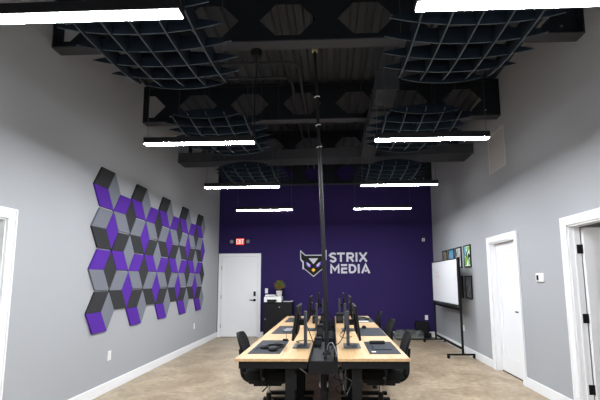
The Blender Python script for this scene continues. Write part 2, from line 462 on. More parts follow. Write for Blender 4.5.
# ------------------------------------------------------------------ hexagon felt panels on the left wall
S = .31; H = math.sqrt(3)/2*S; HY, HZ = 4.681, 2.671
KIND = {0: ('felt_dark', 'felt_purple', 'felt_grey', 'black-topped'), 1: ('felt_grey', 'felt_dark', 'felt_purple', 'grey-topped'), 2: ('felt_purple', 'felt_grey', 'felt_dark', 'purple-topped')}
CN = {'felt_dark': 'charcoal felt', 'felt_purple': 'purple felt', 'felt_grey': 'light grey felt'}
ORD = ['leftmost', 'second', 'third', 'fourth', 'fifth', 'sixth', 'seventh', 'eighth', 'ninth']
def rhomb(pts, g):
    cx_ = sum(p[0] for p in pts)/4; cz_ = sum(p[1] for p in pts)/4
    return [(cx_+(a-cx_)*(1-g), cz_+(b-cz_)*(1-g)) for a, b in pts]
for c in range(9):
    n = 4 if c % 2 == 0 else 3
    for k in range(n):
        kd = k % 3 if c % 2 == 0 else (2, 0, 1)[k]
        yc = HY + S + 1.5*S*c; zc = HZ - 2*H*k - (H if c % 2 else 0)
        a, b, r_, nm = KIND[kd]
        row = (['top', 'second from top', 'third from top', 'bottom'] if n == 4 else ['top', 'middle', 'bottom'])[k]
        colname = 'leftmost column' if c == 0 else 'rightmost column' if c == 8 else '%s column from left' % ORD[c]
        t = thing('hexagonal_felt_panel', '%s hexagonal felt panel, %s of the %s' % (nm, row, colname), 'wall panel', (XL, yc, zc), group='hexagonal felt wall panels')
        s = S-.003; h = math.sqrt(3)/2*S-.0095
        Lp, Rp, C0 = (-s, 0), (s, 0), (0, 0)
        TL, TR, BL, BR = (-s/2, h), (s/2, h), (-s/2, -h), (s/2, -h)
        for q, mm in (([Lp, TL, TR, C0], a), ([Lp, C0, BR, BL], b), ([TR, Rp, BR, C0], r_)):
            m = MB(); m.prism(rhomb(q, .008), .0, .024, 'x'); m.build('rhombus_tile', mm, t, bevel=.002, label=CN[mm]+' tile')

# ------------------------------------------------------------------ wall logo
def X_(u): return -.829+(u-300.2)*.02591
def Z_(v): return 2.223-(v-250.2)*.0268
t = thing('owl_emblem', 'black owl head emblem with white outline and yellow beak on purple wall', 'emblem', (X_(313.6), YB, Z_(263)))
def lp(pts):
    return [(X_(296+u/11.77)-X_(313.6), Z_(246+v/11.77)-Z_(263)) for u, v in pts]
def sym(left): return left + [(414-u, v) for u, v in reversed(left) if abs(u-207) > 1]
out_l = [(207, 357), (100, 268), (76, 268), (78, 195), (52, 160), (50, 46), (112, 104)]
in_l = [(207, 344), (94, 255), (92, 182), (62, 152), (60, 72), (108, 115)]
MB().prism(lp(sym(out_l)), -.012, -.0, 'y').build('outline', 'logo_white', t)
MB().prism(lp(sym(in_l)), -.018, -.012, 'y').build('face', 'logo_black', t)
MB().prism(lp([(150, 145), (264, 145), (207, 210)]), -.022, -.018, 'y').build('forehead', 'logo_white', t)
for mx in (0, 1):
    f_ = (lambda L: [(414-u, v) for u, v in L]) if mx else (lambda L: L)
    MB().prism(lp(f_([(116, 178), (178, 222), (172, 250), (142, 244), (120, 214)])), -.022, -.018, 'y').build('eye_rim', 'logo_purple', t)
    MB().prism(lp(f_([(132, 190), (168, 216), (164, 238), (148, 234), (134, 212)])), -.026, -.022, 'y').build('eye', 'logo_white', t)
MB().prism(lp([(207, 254), (231, 278), (207, 302), (183, 278)]), -.022, -.018, 'y').build('beak', 'logo_yellow', t)

def stroke(m, pts, w, y0, y1):
    # flat ribbon along pts in XZ
    P = [Vector((X_(325+u/12), Z_(248+v/12))) for u, v in pts]
    n = len(P); L = []; R = []
    for i in range(n):
        if i == 0: d = (P[1]-P[0]).normalized(); s_ = 1
        elif i == n-1: d = (P[-1]-P[-2]).normalized(); s_ = 1
        else:
            a = (P[i]-P[i-1]).normalized(); b = (P[i+1]-P[i]).normalized(); d = (a+b).normalized(); s_ = 1/max(.5, d.dot(a))
        nrm = Vector((-d.y, d.x))*w/2*s_
        L.append(P[i]+nrm); R.append(P[i]-nrm)
    for i in range(n-1):
        m.prism([tuple(L[i]), tuple(L[i+1]), tuple(R[i+1]), tuple(R[i])], y0, y1, 'y')
def arc(cx_, cy_, rx, ry, a0, a1, n=8):
    return [(cx_+rx*math.cos(math.radians(a0+(a1-a0)*i/n)), cy_+ry*math.sin(math.radians(a0+(a1-a0)*i/n))) for i in range(n+1)]
glyph = {
 'S': [arc(100, 88, 33, 20, -20, -180, 7) + arc(100, 88, 33, 22, 180, 95, 5) + arc(96, 140, 34, 24, -70, 90, 8) + arc(98, 134, 36, 24, 95, 150, 4)],
 'T': [[(148, 70), (243, 70)], [(195, 70), (195, 166)]],
 'R': [[(274, 166), (274, 60)], [(274, 70), (318, 70)] + arc(318, 94, 25, 24, -80, 90, 8) + [(274, 118)], [(308, 118), (345, 166)]],
 'I': [[(383, 60), (383, 166)]],
 'X': [[(420, 60), (505, 166)], [(505, 60), (466, 108)], [(456, 121), (420, 166)]],
 'M': [[(77, 300), (77, 205), (121, 262), (166, 205), (166, 300)]],
 'E': [[(195, 205), (268, 205)], [(268, 245), (207, 245), (207, 290), (268, 290)]],
 'D': [[(300, 290), (300, 205), (330, 205)] + arc(330, 247, 38, 42, -80, 80, 8) + [(330, 290), (300, 290)]],
 'J': [[(407, 195), (407, 300)]],
 'A': [[(446, 300), (490, 203), (534, 300)], [(478, 272), (502, 272)]],
}
desc = {'S': ('S', 'upper word'), 'T': ('T', 'upper word'), 'R': ('R', 'upper word'), 'I': ('I', 'upper word'), 'X': ('X', 'upper word'),
        'M': ('M', 'lower word'), 'E': ('E', 'lower word'), 'D': ('D', 'lower word'), 'J': ('I', 'lower word'), 'A': ('A', 'lower word')}
for g, ss in glyph.items():
    m = MB()
    for i_, p in enumerate(ss): stroke(m, p, .050, YB-.018-.0004*i_, YB)
    o = m.build('wall_letter', 'logo_white')
    tag(o, 'white raised letter %s in the %s of the wall lettering' % desc[g], 'letter', 'white raised letters on the purple wall')

# ------------------------------------------------------------------ exit sign, camera, switches, outlets, thermostat, vent
t = thing('exit_sign', 'lit red exit sign with two lamp heads above white door', 'exit sign', (-2.412, YB, 2.46))
MB().box(-.125, .125, -.045, 0, -.10, .10).build('sign_housing', 'black_plastic', t, bevel=.006)
MB().box(-.106, .106, -.049, -.045, -.082, .082).build('sign_face', 'exit_red', t)
m = MB()
def bar(x0, x1, z0, z1): m.box(x0, x1, -.053, -.049, z0, z1)
zz0, zz1 = -.06, .06
bar(-.095, -.081, zz0, zz1); bar(-.081, -.05, zz1-.016, zz1); bar(-.081, -.055, -.008, .008); bar(-.081, -.05, zz0, zz0+.016)
for a_, b_ in (((-.042, zz0), (.0, zz1)), ((-.042, zz1), (.0, zz0))):
    dx = .008; m.prism([(a_[0]-dx+.006, a_[1]), (a_[0]+dx+.006, a_[1]), (b_[0]+dx-.006, b_[1]), (b_[0]-dx-.006, b_[1])], -.053, -.049 - (.001 if a_[1] > 0 else 0), 'y')
bar(.012, .028, zz0, zz1); bar(.036, .094, zz1-.016, zz1); bar(.057, .073, zz0, zz1-.016)
m.build('exit_lettering', 'exit_pale', t)
for sx in (-1, 1):
    hd = MB().box(sx*.19-.03, sx*.19+.03, -.05, 0, -.035, .05).build('lamp_head', 'black_plastic', t, bevel=.006)
    MB().cyl((sx*.215, -.04, .01), (sx*.215, -.085, -.005), .043, .048, n=18).build('lamp_lens', 'cable_grey', hd, smooth=True)
    MB().cyl((sx*.12, -.02, 0), (sx*.17, -.02, 0), .012, n=10).build('bracket', 'black_plastic', t)
t = thing('security_camera', 'small white camera mounted high on the purple wall corner', 'camera', (2.39, YB, 2.50))
MB().box(-.045, .02, -.06, 0, -.08, .0).build('camera_body', 'white_plastic', t, bevel=.012)
MB().box(-.035, .045, -.05, 0, .0, .055).build('bracket', 'dark_metal', t, bevel=.006)
MB().cyl((-.012, -.06, -.045), (-.012, -.068, -.045), .018, n=14).build('camera_lens', 'black_gloss', t)

def plate_y(x, z, w, h, label, nm='wall_outlet', cat='outlet'):
    t = thing(nm, label, cat, (x, YB, z))
    MB().box(-w/2, w/2, -.008, 0, -h/2, h/2).build('cover_plate', 'white_plastic', t, bevel=.003)
    if nm == 'wall_outlet':
        for zz in (-.026, .026): MB().box(-.017, .017, -.011, -.008, zz-.014, zz+.014).build('socket', 'paper', t)
    else: MB().box(-.015, .015, -.016, -.008, -.03, .03).build('rocker', 'white_plastic', t)
def plate_x(xw, s, y, z, w, h, label):
    t = thing('wall_outlet', label, 'outlet', (xw, y, z))
    a, b = sorted((0, s*.008)); MB().box(a, b, -w/2, w/2, -h/2, h/2).build('cover_plate', 'white_plastic', t, bevel=.003)
    a, b = sorted((s*.008, s*.011))
    for zz in (-.026, .026): MB().box(a, b, -.017, .017, zz-.014, zz+.014).build('socket', 'paper', t)
plate_y(-1.708, 1.172, .075, .125, 'white light switch on the purple wall above the printer', 'light_switch', 'switch')
plate_y(2.388, .48, .075, .12, 'white outlet low on the purple wall above the black box')
plate_x(XL, 1, 5.27, .465, .078, .125, 'white outlet on the left grey wall under the felt panels')
plate_x(XL, 1, 8.50, .475, .078, .12, 'white outlet on the left grey wall near the white back door')
plate_x(XR, -1, 8.07, .475, .075, .115, 'white outlet on the right wall beneath the pictures')
t = thing('thermostat', 'white wall thermostat with small black screen beside the closed door', 'thermostat', (XR, 5.04, 1.463))
MB().box(-.022, 0, -.085, .085, -.055, .055).build('thermostat_body', 'white_plastic', t, bevel=.006)
MB().box(-.026, -.022, .015, .06, -.032, .03).build('screen', 'black_gloss', t)
t = thing('air_vent', 'grey rectangular air return grille high on the right wall', 'vent', (XR, 6.08, 3.46))
m = MB(); w_, h_ = .30, .315
m.box(-.012, 0, -w_, w_, -h_, -h_+.03); m.box(-.012, 0, -w_, w_, h_-.03, h_); m.box(-.012, 0, -w_, -w_+.03, -h_+.03, h_-.03); m.box(-.012, 0, w_-.03, w_, -h_+.03, h_-.03)
m.build('vent_frame', 'vent_grey', t, bevel=.003)
m = MB(); m.box(-.003, 0, -w_+.03, w_-.03, -h_+.03, h_-.03); m.build('vent_back', 'vent_dark', t)
m = MB()
for i in range(26):
    z = -h_+.045+i*(2*h_-.09)/25; m.box(-.009, -.004, -w_+.03, w_-.03, z-.006, z+.006)
m.build('louvers', 'vent_grey', t)

# ------------------------------------------------------------------ framed pictures on the right wall
def picture(y, z, w, h, art, label):
    t = thing('framed_picture', label, 'picture', (XR, y, z), group='black framed pictures on the right wall')
    m = MB(); f_ = .028; d0, d1 = -.022, 0
    m.box(d0, d1, -w/2, w/2, -h/2, -h/2+f_); m.box(d0, d1, -w/2, w/2, h/2-f_, h/2)
    m.box(d0, d1, -w/2, -w/2+f_, -h/2+f_, h/2-f_); m.box(d0, d1, w/2-f_, w/2, -h/2+f_, h/2-f_)
    m.build('picture_frame', 'black_plastic', t, bevel=.003)
    p = MB().box(-.012, -.001, -w/2+f_, w/2-f_, -h/2+f_, h/2-f_).build('artwork', art, t)
    return t
g = picture(7.63, 1.885, .37, .435, 'art_cream', 'black framed green, blue and cream abstract picture, upper row nearest camera')
def blob(pts, mm, d):   # pts in -1..1 (left->right as seen, i.e. +y is left)
    MB().prism([(-a*.155, b*.185) for a, b in pts], -.012-d, -.012, 'x').build('artwork_shape', mm, g)
blob([(-1, .1), (-.9, 1), (-.3, 1), (-.35, .5), (-.1, .2), (-.6, 0)], 'art_sky', .001)
blob([(-1, -.95), (-.9, -.2), (-.55, .15), (-.1, .35), (.2, 0), (.1, -.5), (-.3, -.95)], 'art_green', .0015)
blob([(.2, .4), (.9, .7), (1, .95), (.6, .98), (-.2, .9), (.1, .6)], 'art_green', .0015)
blob([(-.6, -.05), (-.2, .45), (.25, .7), (.2, .5), (-.1, .2), (-.35, -.1)], 'art_black', .002)
blob([(.35, .35), (1, .05), (1, -.3), (.6, -.1), (.3, -.5), (.15, -.1)], 'art_black', .002)
blob([(.1, -.95), (.95, -.9), (.95, -.35), (.6, -.25), (.3, -.6)], 'art_green', .0015)
blob([(-.35, -.95), (.1, -.45), (.3, -.7), (.2, -.95)], 'art_white', .0025)
picture(8.155, 1.885, .36, .435, 'art_pale', 'black framed pale grey picture, second from camera in upper row')
picture(8.63, 1.885, .38, .435, 'art_blue', 'black framed bright blue picture in the upper row')
picture(9.125, 1.885, .36, .435, 'art_tan', 'black framed tan picture, farthest in the upper row')
picture(7.645, 1.29, .36, .44, 'art_dark', 'black framed charcoal picture, lower row nearest the camera')
picture(8.155, 1.29, .36, .44, 'art_red', 'black framed dark red picture behind the edge of whiteboard')

# ------------------------------------------------------------------ rolling whiteboard
t = thing('rolling_whiteboard', 'large white dry-erase board on a black wheeled stand', 'whiteboard', (2.39, 8.42, 0))
y0, y1 = -.93, .93
MB().box(-.028, -.008, y0+.02, y1-.02, .965, 1.825).build('board_panel', 'board_white', t)
m = MB(); m.box(-.032, .0, y0, y0+.02, .945, 1.845); m.box(-.032, .0, y1-.02, y1, .945, 1.845); m.box(-.032, .0, y0+.02, y1-.02, .945, .965); m.box(-.032, 0, y0+.02, y1-.02, 1.825, 1.845)
m.build('board_frame', 'black_plastic', t, bevel=.002)
for yy in (y0-.01, y1+.01):
    MB().box(-.018, .018, yy-.018, yy+.018, .075, 1.86).build('post', 'black_frame', t, bevel=.003)
    f_ = MB().box(-.29, .23, yy-.02, yy+.02, .055, .085).build('foot', 'black_frame', t, bevel=.004)
    for xx in (-.265, .205):
        m = MB(); m.cyl((xx, yy-.012, .028), (xx, yy+.012, .028), .028, n=16); m.cyl((xx, yy, .03), (xx, yy, .06), .008, n=8)
        m.build('caster', 'black_plastic', f_, smooth=True)
MB().box(-.012, .012, y0, y1, .15, .19).build('crossbar', 'black_frame', t)
MB().box(-.012, .012, y0, y1, .86, .90).build('crossbar', 'black_frame', t)
MB().box(-.10, -.032, y0+.1, y1-.1, .93, .942).build('marker_tray', 'black_frame', t)
m = MB()
def yz(v0, v1, z0, z1): m.box(-.0295, -.028, v0, v1, z0, z1)
for r_, (ya, z) in enumerate(((.62, 1.60), (.62, 1.52), (.60, 1.50), (.78, 1.33), (.78, 1.27), (.8, 1.21))):
    yy = ya
    for k in range(5 if r_ < 3 else 1):
        l_ = random.uniform(.03, .07); yz(yy-l_, yy, z-.004+random.uniform(-.008, .008), z+.004); yy -= l_+.02
m.build('marker_writing', 'marker_red', t, label='faint red marker writing')

# ------------------------------------------------------------------ cabinet, printer, plant, papers
t = thing('storage_cabinet', 'glossy black two-door cabinet against the purple wall', 'cabinet', (-1.35, 9.95, 0))
MB().box(-.35, .35, -.23, .23, .08, .885).build('cabinet_body', 'black_gloss', t, bevel=.003)
MB().box(-.36, .36, -.245, .235, .885, .905).build('cabinet_top', 'black_gloss', t, bevel=.003)
for sx in (-1, 1):
    dd = MB().box(min(sx*.004, sx*.345), max(sx*.004, sx*.345), -.248, -.23, .09, .875).build('door', 'black_gloss', t, bevel=.004)
    MB().cyl((sx*.05 if sx > 0 else -.30, -.25, .50 if sx < 0 else .79), (sx*.05 if sx > 0 else -.30, -.268, .50 if sx < 0 else .79), .016, n=12).build('door_knob', 'nickel', dd, smooth=True)
for sx in (-.32, .32):
    for sy in (-.2, .2): MB().cyl((sx, sy, 0), (sx, sy, .08), .014, .02, n=10).build('leg', 'black_plastic', t)
t = thing('printer', 'white inkjet printer on top of the black cabinet', 'printer', (-1.475, 9.90, .906))
MB().prism([(-.215, 0), (.215, 0), (.215, .115), (.205, .135), (-.205, .135), (-.215, .115)], -.17, .17, 'y').build('printer_body', 'white_plastic', t, bevel=.006)
MB().box(-.14, .10, -.176, -.17, .012, .068).build('paper_slot', 'black_plastic', t)
MB().box(-.20, .03, -.12, .15, .135, .178).build('scanner_lid', 'white_plastic', t, bevel=.01)
MB().box(-.20, .03, -.128, -.12, .140, .152).build('lid_trim', 'dark_metal', t)
MB().box(-.12, .08, -.23, -.176, .012, .02).build('output_tray', 'dark_metal', t)
t = thing('potted_plant', 'red and green leafy plant in a white pot on the printer', 'plant', (-1.335, 9.90, 1.042))
MB().lathe([(.062, 0), (.068, .02), (.078, .14), (.074, .14), (.070, .12)], n=24).build('pot', 'pot_white', t, smooth=True)
MB().lathe([(.066, .118), (.066, .125)], n=20).build('soil', 'soil', t)
def leaf_mb(cnt, seed):
    rr = random.Random(seed); m = MB()
    for i in range(cnt):
        az = rr.uniform(0, 2*PI); el = rr.uniform(.25, 1.35); R = rr.uniform(.07, .19)
        c = Vector((math.cos(az)*math.cos(el)*R*.85, math.sin(az)*math.cos(el)*R*.85, .16+math.sin(el)*R*1.3))
        d = Vector((math.cos(az+rr.uniform(-.7, .7)), math.sin(az+rr.uniform(-.7, .7)), rr.uniform(-.1, .9))).normalized()
        s_ = d.cross(Vector((0, 0, 1))).normalized(); u = s_.cross(d); L = rr.uniform(.05, .085); W = L*.34
        pts = [c-d*L*.5, c-d*L*.15+s_*W+u*.006, c+d*L*.2+s_*W*.8+u*.004, c+d*L*.55-u*.01, c+d*L*.2-s_*W*.8+u*.004, c-d*L*.15-s_*W+u*.006]
        pts2 = [p-u*.0015 for p in pts]
        m.add(pts+pts2, [(0,1,2,3,4,5), (11,10,9,8,7,6)]+[(i_, i_+6, (i_+1) % 6+6, (i_+1) % 6) for i_ in range(6)])
    return m
leaf_mb(130, 1).build('foliage', 'leaf_green', t)
leaf_mb(80, 2).build('foliage', 'leaf_red', t, label='reddish leaves')
leaf_mb(36, 3).build('foliage', 'leaf_yellow', t, label='yellow leaves')
m = MB()
for k in range(7):
    a = k*.9; m.tube(smoothpath([(0, 0, .12), (math.cos(a)*.03, math.sin(a)*.03, .2), (math.cos(a)*.07, math.sin(a)*.07, .27)], 4), .003, 5)
m.build('stem', 'leaf_green', t)
for i, (zz, dx, mm, lb) in enumerate(((0, 0, 'mat_dark', 'dark grey magazine at the bottom of the stack on black cabinet'), (.012, .012, 'paper', 'white booklet in the middle of the stack on black cabinet'), (.024, -.03, 'mat_grey', 'grey folded booklet on top of the stack on black cabinet'))):
    o = MB().box(-.11, .11, -.14, .14, 0, .0115).build('magazine', mm, bevel=.002); o.location = (-1.115+dx, 9.87, .9055+zz); o.rotation_euler = (0, 0, .12-.1*i)
    tag(o, lb, 'magazine', 'magazines on the cabinet')

# ------------------------------------------------------------------ bag and box on the floor at the back
t = thing('soft_bag', 'long grey mottled soft bag lying by the purple wall', 'bag', (1.84, 9.78, 0))
vs = []; fs = []; NU, NV = 26, 14
for i in range(NU+1):
    u = -1+2*i/NU; wv = (max(0, 1-abs(u)**5))**.5
    hz = .225*(1+.05*math.sin(u*9)+.04*math.sin(u*17+1))
    for j in range(NV):
        a = 2*PI*j/NV; ca, sa = math.cos(a), math.sin(a)
        vs.append((u*.38, .14*wv*(abs(ca)**.7)*(1 if ca > 0 else -1), hz/2+hz/2*wv*(abs(sa)**.55)*(1 if sa > 0 else -1) if wv > .05 else hz*.5))
for i in range(NU):
    for j in range(NV): fs.append((i*NV+j, i*NV+(j+1) % NV, (i+1)*NV+(j+1) % NV, (i+1)*NV+j))
MB().add(vs, fs).build('bag_body', 'bag_grey', t, smooth=True)
MB().box(-.34, .34, -.150, -.12, .04, .085).build('side_band', 'bag_light', t, bevel=.01)
m = MB().tube(smoothpath([(-.15, -.06, .21), (-.12, -.10, .245), (0, -.12, .25), (.12, -.10, .245), (.15, -.06, .21)]), .010, 6); m.build('handle', 'mat_dark', t, smooth=True)
t = thing('equipment_case', 'black boxy case on the floor in the back right corner', 'case', (2.235, 10.06, 0))
MB().box(-.165, .15, -.10, .10, .015, .40).build('case_body', 'black_plastic', t, bevel=.02)
MB().box(-.02, .19, -.17, -.10, .015, .13).build('front_pocket', 'black_mesh', t, bevel=.012)
m = MB().tube(smoothpath([(-.06, 0, .39), (-.055, 0, .425), (.04, 0, .425), (.045, 0, .39)], 5), .008, 6); m.build('handle', 'black_plastic', t, smooth=True)
for sx in (-.13, .12):
    MB().box(sx-.015, sx+.015, -.08, .08, 0, .015).build('foot', 'black_plastic', t)

# ------------------------------------------------------------------ desks
DL = 1.397
def desk(x0, x1, y0, label, inner):
    """inner = +1 if the cable trough is on the +x side"""
    xc = (x0+x1)/2
    t = thing('office_desk', label, 'desk', (xc, y0+DL/2, 0), group='maple topped office desks')
    hw = (x1-x0)/2; hl = DL/2
    MB().box(-hw, hw, -hl+.002, hl-.002, .712, .738).build('desktop', 'maple', t, bevel=.003)
    lx = inner*(hw-.175)
    for sy in (-1, 1):
        yy = sy*(hl-.13)
        MB().box(lx-.045, lx+.045, yy-.03, yy+.03, .04, .665).build('leg', 'black_frame', t, bevel=.003)
        MB().box(-hw+.05, hw-.02, yy-.03, yy+.03, .0, .04).build('foot', 'black_frame', t, bevel=.004)
        MB().box(-hw+.03, hw-.01, sy*(hl-.05)-.025, sy*(hl-.05)+.025, .645, .712).build('support_arm', 'black_frame', t)
    MB().box(lx-.02, lx+.02, -hl+.16, hl-.16, .58, .64).build('crossbar', 'black_frame', t)
    MB().box(lx-.10*inner-.03, lx-.10*inner+.03, -.32, .32, .67, .712).build('wire_basket', 'black_mesh', t)
    return t
pos = ['nearest the camera', 'in the middle of the row', 'at the far end of the row']
for k in range(3):
    desk(-.90, -.228, 3.67+DL*k, 'maple topped black legged desk in the left row, %s' % pos[k], 1)
    desk(.046, .70, 3.67+DL*k, 'maple topped black legged desk in the right row, %s' % pos[k], -1)

# central cable trough, one per desk pair
for k in range(3):
    t = thing('cable_trough', 'black cable trough between the desk rows, %s' % pos[k], 'cable trough', (-.091, 3.67+DL*k+DL/2, 0), group='cable troughs between the desks')
    m = MB(); m.box(-.125, .125, -DL/2+.003, DL/2-.003, .60, .61); m.box(-.133, -.125, -DL/2+.003, DL/2-.003, .60, .722); m.box(.125, .133, -DL/2+.003, DL/2-.003, .60, .722)
    m.box(-.125, .125, -DL/2+.003, -DL/2+.012, .61, .715); m.build('trough_body', 'black_frame', t)
    MB().box(-.124, .0, -DL/2+.15, DL/2-.1, .675, .69).build('trough_lid', 'dark_metal', t, bevel=.003)
    MB().box(.03, .10, -.5, .5, .615, .66).build('power_strip', 'black_plastic', t, bevel=.004)
    for sy in (-.45, .45): MB().box(-.03, .03, sy-.03, sy+.03, 0, .60).build('support_post', 'black_frame', t)

# ------------------------------------------------------------------ monitors
def monitor(loc, rz, label, yaw=0, zo=0):
    """local: screen faces -x; the stand is on +x side; base on z=0"""
    t = thing('computer_monitor', label, 'monitor', loc, rz, group='black desktop monitors')
    T = Matrix.Translation((-.085, 0, .25+zo)) @ Matrix.Rotation(math.radians(yaw), 4, 'Z') @ Matrix.Rotation(math.radians(7), 4, 'Y')
    m = MB().box(-.012, .010, -.295, .295, -.172, .172); m.xf(T); p = m.build('display_panel', 'black_plastic', t, bevel=.004)
    m = MB().box(-.0135, -.012, -.288, .288, -.162, .166); m.xf(T); m.build('screen', 'screen_black', p)
    m = MB().box(.010, .026, -.17, .17, -.12, .09); m.xf(T); m.build('rear_housing', 'black_plastic', p, bevel=.008)
    m = MB().box(-.010, .004, -.29, .29, .172, .175); m.xf(T); m.build('top_bezel', 'dark_metal', p)
    MB().box(-.012, .022, -.034, .034, .008, .375).build('stand_column', 'grey_metal', t, bevel=.008)
    MB().box(-.06, .0, -.03, .03, .225, .285).build('mount', 'black_plastic', t, bevel=.006)
    MB().box(-.125, .055, -.145, .145, .0, .010).build('stand_base', 'grey_metal', t, bevel=.004)
    return t
names3 = ['nearest the camera', 'middle', 'farthest from the camera']
ml = [(-.300, 4.34), (-.238, 5.74), (-.175, 7.14)]
mr = [(.170, 4.34), (.186, 5.70), (.135, 7.14)]
for k in range(3):
    monitor((ml[k][0], ml[k][1], .739), 0, 'black monitor on grey stand on the left desks, %s' % names3[k], zo=(.02, .055, .06)[k])
    monitor((mr[k][0], mr[k][1], .739), PI, 'black monitor on grey stand on the right desks, %s' % names3[k], zo=(.02, .055, .05)[k])

# second screens beyond, standing on the far half of each desk
for k, (x, y, z) in enumerate(((-.215, 6.35, 0),)):
    pass

# mini computers / docks clustered in the middle
def minipc(x, y, w, d, h, label):
    t = thing('mini_computer', label, 'computer', (x, y, .739))
    MB().box(-w/2, w/2, -d/2, d/2, 0.004, h).build('computer_case', 'black_plastic', t, bevel=.006)
    MB().box(-w/2+.012, w/2-.012, -d/2-.002, -d/2, h*.3, h*.7).build('port_panel', 'dark_metal', t)
    for sx in (-1, 1): MB().box(sx*w*.35-.008, sx*w*.35+.008, -d*.4, d*.4, 0, .004).build('foot', 'black_plastic', t)
minipc(.12, 6.62, .12, .18, .16, 'black mini computer on the far right desk')
minipc(-.285, 6.60, .09, .18, .12, 'black mini computer on the far left desk')

def dock(x, y, h, label):
    t = thing('docking_station', label, 'docking station', (x, y, .69))
    MB().box(-.04, .04, -.06, .06, 0, h).build('dock_case', 'black_plastic', t, bevel=.006)
    MB().box(-.03, .03, -.063, -.06, h*.3, h*.8).build('port_panel', 'dark_metal', t)
    MB().box(-.035, .035, -.05, .05, h, h+.004).build('top_plate', 'dark_metal', t)
dock(-.17, 4.62, .10, 'black docking station on the trough behind nearest left monitor')
dock(-.165, 5.30, .17, 'tall black docking station on the trough beyond the cable pole')
dock(-.16, 6.05, .15, 'black docking station on the trough by the middle left monitor')
dock(-.155, 6.75, .2, 'tallest black docking station on the trough at the far end')

# ------------------------------------------------------------------ desk mats and small items
MZ = .7385
def desk_mat(x0, x1, y0, y1, label):
    o = MB().box(-(x1-x0)/2, (x1-x0)/2, -(y1-y0)/2, (y1-y0)/2, 0, .005).build('desk_mat', 'mat_grey', loc=((x0+x1)/2, (y0+y1)/2, MZ), bevel=.002)
    tag(o, label, 'desk mat', 'dark grey desk mats')
desk_mat(-.835, -.515, 3.90, 4.74, 'dark grey desk mat under black headset on the nearest left desk')
desk_mat(-.82, -.50, 5.31, 6.17, 'dark grey desk mat on the middle left desk')
desk_mat(-.82, -.50, 6.74, 7.50, 'dark grey desk mat on the far left desk')
desk_mat(.355, .660, 3.89, 4.62, 'dark grey desk mat under notebook on the nearest right desk')
desk_mat(.355, .690, 5.11, 5.92, 'dark grey desk mat on the middle right desk')
desk_mat(.40, .70, 6.70, 7.42, 'dark grey desk mat on the far right desk')
TOP = MZ+.0052
def mouse(x, y, rz, label, z=TOP):
    t = thing('computer_mouse', label, 'mouse', (x, y, z), rz)
    vs = []; fs = []; n, k = 14, 7
    for i in range(k+1):
        a = PI/2*i/k
        for j in range(n):
            b = 2*PI*j/n; vs.append((.034*math.cos(a)**.6*math.cos(b) if i < k else 0, .06*math.cos(a)**.6*math.sin(b) if i < k else 0, .038*math.sin(a)))
    for i in range(k):
        for j in range(n): fs.append((i*n+j, i*n+(j+1) % n, (i+1)*n+(j+1) % n, (i+1)*n+j))
    fs.append(tuple(range(n-1, -1, -1)))
    MB().add(vs, fs).build('mouse_shell', 'black_plastic', t, smooth=True)
    MB().cyl((-.003, .03, .030), (.003, .03, .030), .010, n=10).build('scroll_wheel', 'dark_metal', t)
def headset(x, y, rz, label, mm='black_plastic'):
    t = thing('headset', label, 'headset', (x, y, TOP), rz)
    for sx in (-1, 1):
        m = MB(); m.lathe([(.03, 0), (.044, .006), (.046, .024), (.032, .038), (.01, .042)], (sx*.085, 0, 0), 16); c = m.build('ear_cup', mm, t, smooth=True)
    band = smoothpath([(-.085, .0, .03), (-.10, .09, .032), (-.06, .155, .034), (0, .175, .036), (.06, .155, .034), (.10, .09, .032), (.085, 0, .03)], 5)
    MB().tube(band, .011, 8).build('headband', mm, t, smooth=True)
    MB().tube(smoothpath([(-.1, -.03, .02), (-.11, -.08, .012), (-.07, -.12, .010)], 5), .004, 6).build('microphone_boom', mm, t, smooth=True)
headset(-.655, 4.08, -.9, 'black headset lying on the nearest left desk mat')
mouse(-.60, 4.36, .5, 'black mouse on the nearest left desk mat beside headset')
mouse(.46, 5.86, .2, 'black mouse at far edge of the middle right mat')
headset(.53, 7.02, .4, 'dark grey headset on the far right desk mat', 'dark_metal')
o = MB().box(-.10, .10, -.07, .07, 0, .002).build('paper_note', 'paper', loc=(.51, 6.80, TOP)); tag(o, 'white paper slip on the far right desk mat', 'paper')
t = thing('notebook', 'closed dark grey notebook on the nearest right desk mat', 'notebook', (.505, 4.20, TOP), .03)
MB().box(-.088, .088, -.13, .13, 0, .009).build('cover', 'mat_dark', t, bevel=.002)
MB().box(-.084, .086, -.126, .126, .009, .0105).build('cover_panel', 'mat_grey', t)
t = thing('glasses_case', 'slim black case behind the dark grey notebook', 'case', (.49, 4.46, TOP), .05)
MB().box(-.085, .085, -.028, .028, 0, .022).build('lower_shell', 'black_plastic', t, bevel=.008)
MB().box(-.083, .083, -.027, .027, .0225, .034).build('upper_shell', 'black_plastic', t, bevel=.008)
o = MB().box(-.02, .02, -.022, .022, 0, .0012).build('white_sticker', 'paper', loc=(.405, 3.985, TOP)); tag(o, 'small white sticker on the nearest right desk mat corner', 'sticker')
t = thing('webcam', 'small black webcam at far corner of nearest left mat', 'webcam', (-.555, 4.69, TOP))
MB().box(-.03, .03, -.02, .02, 0, .022).build('webcam_body', 'black_plastic', t, bevel=.004)
MB().cyl((.01, 0, .022), (.01, 0, .075), .003, n=6).build('antenna', 'black_plastic', t)
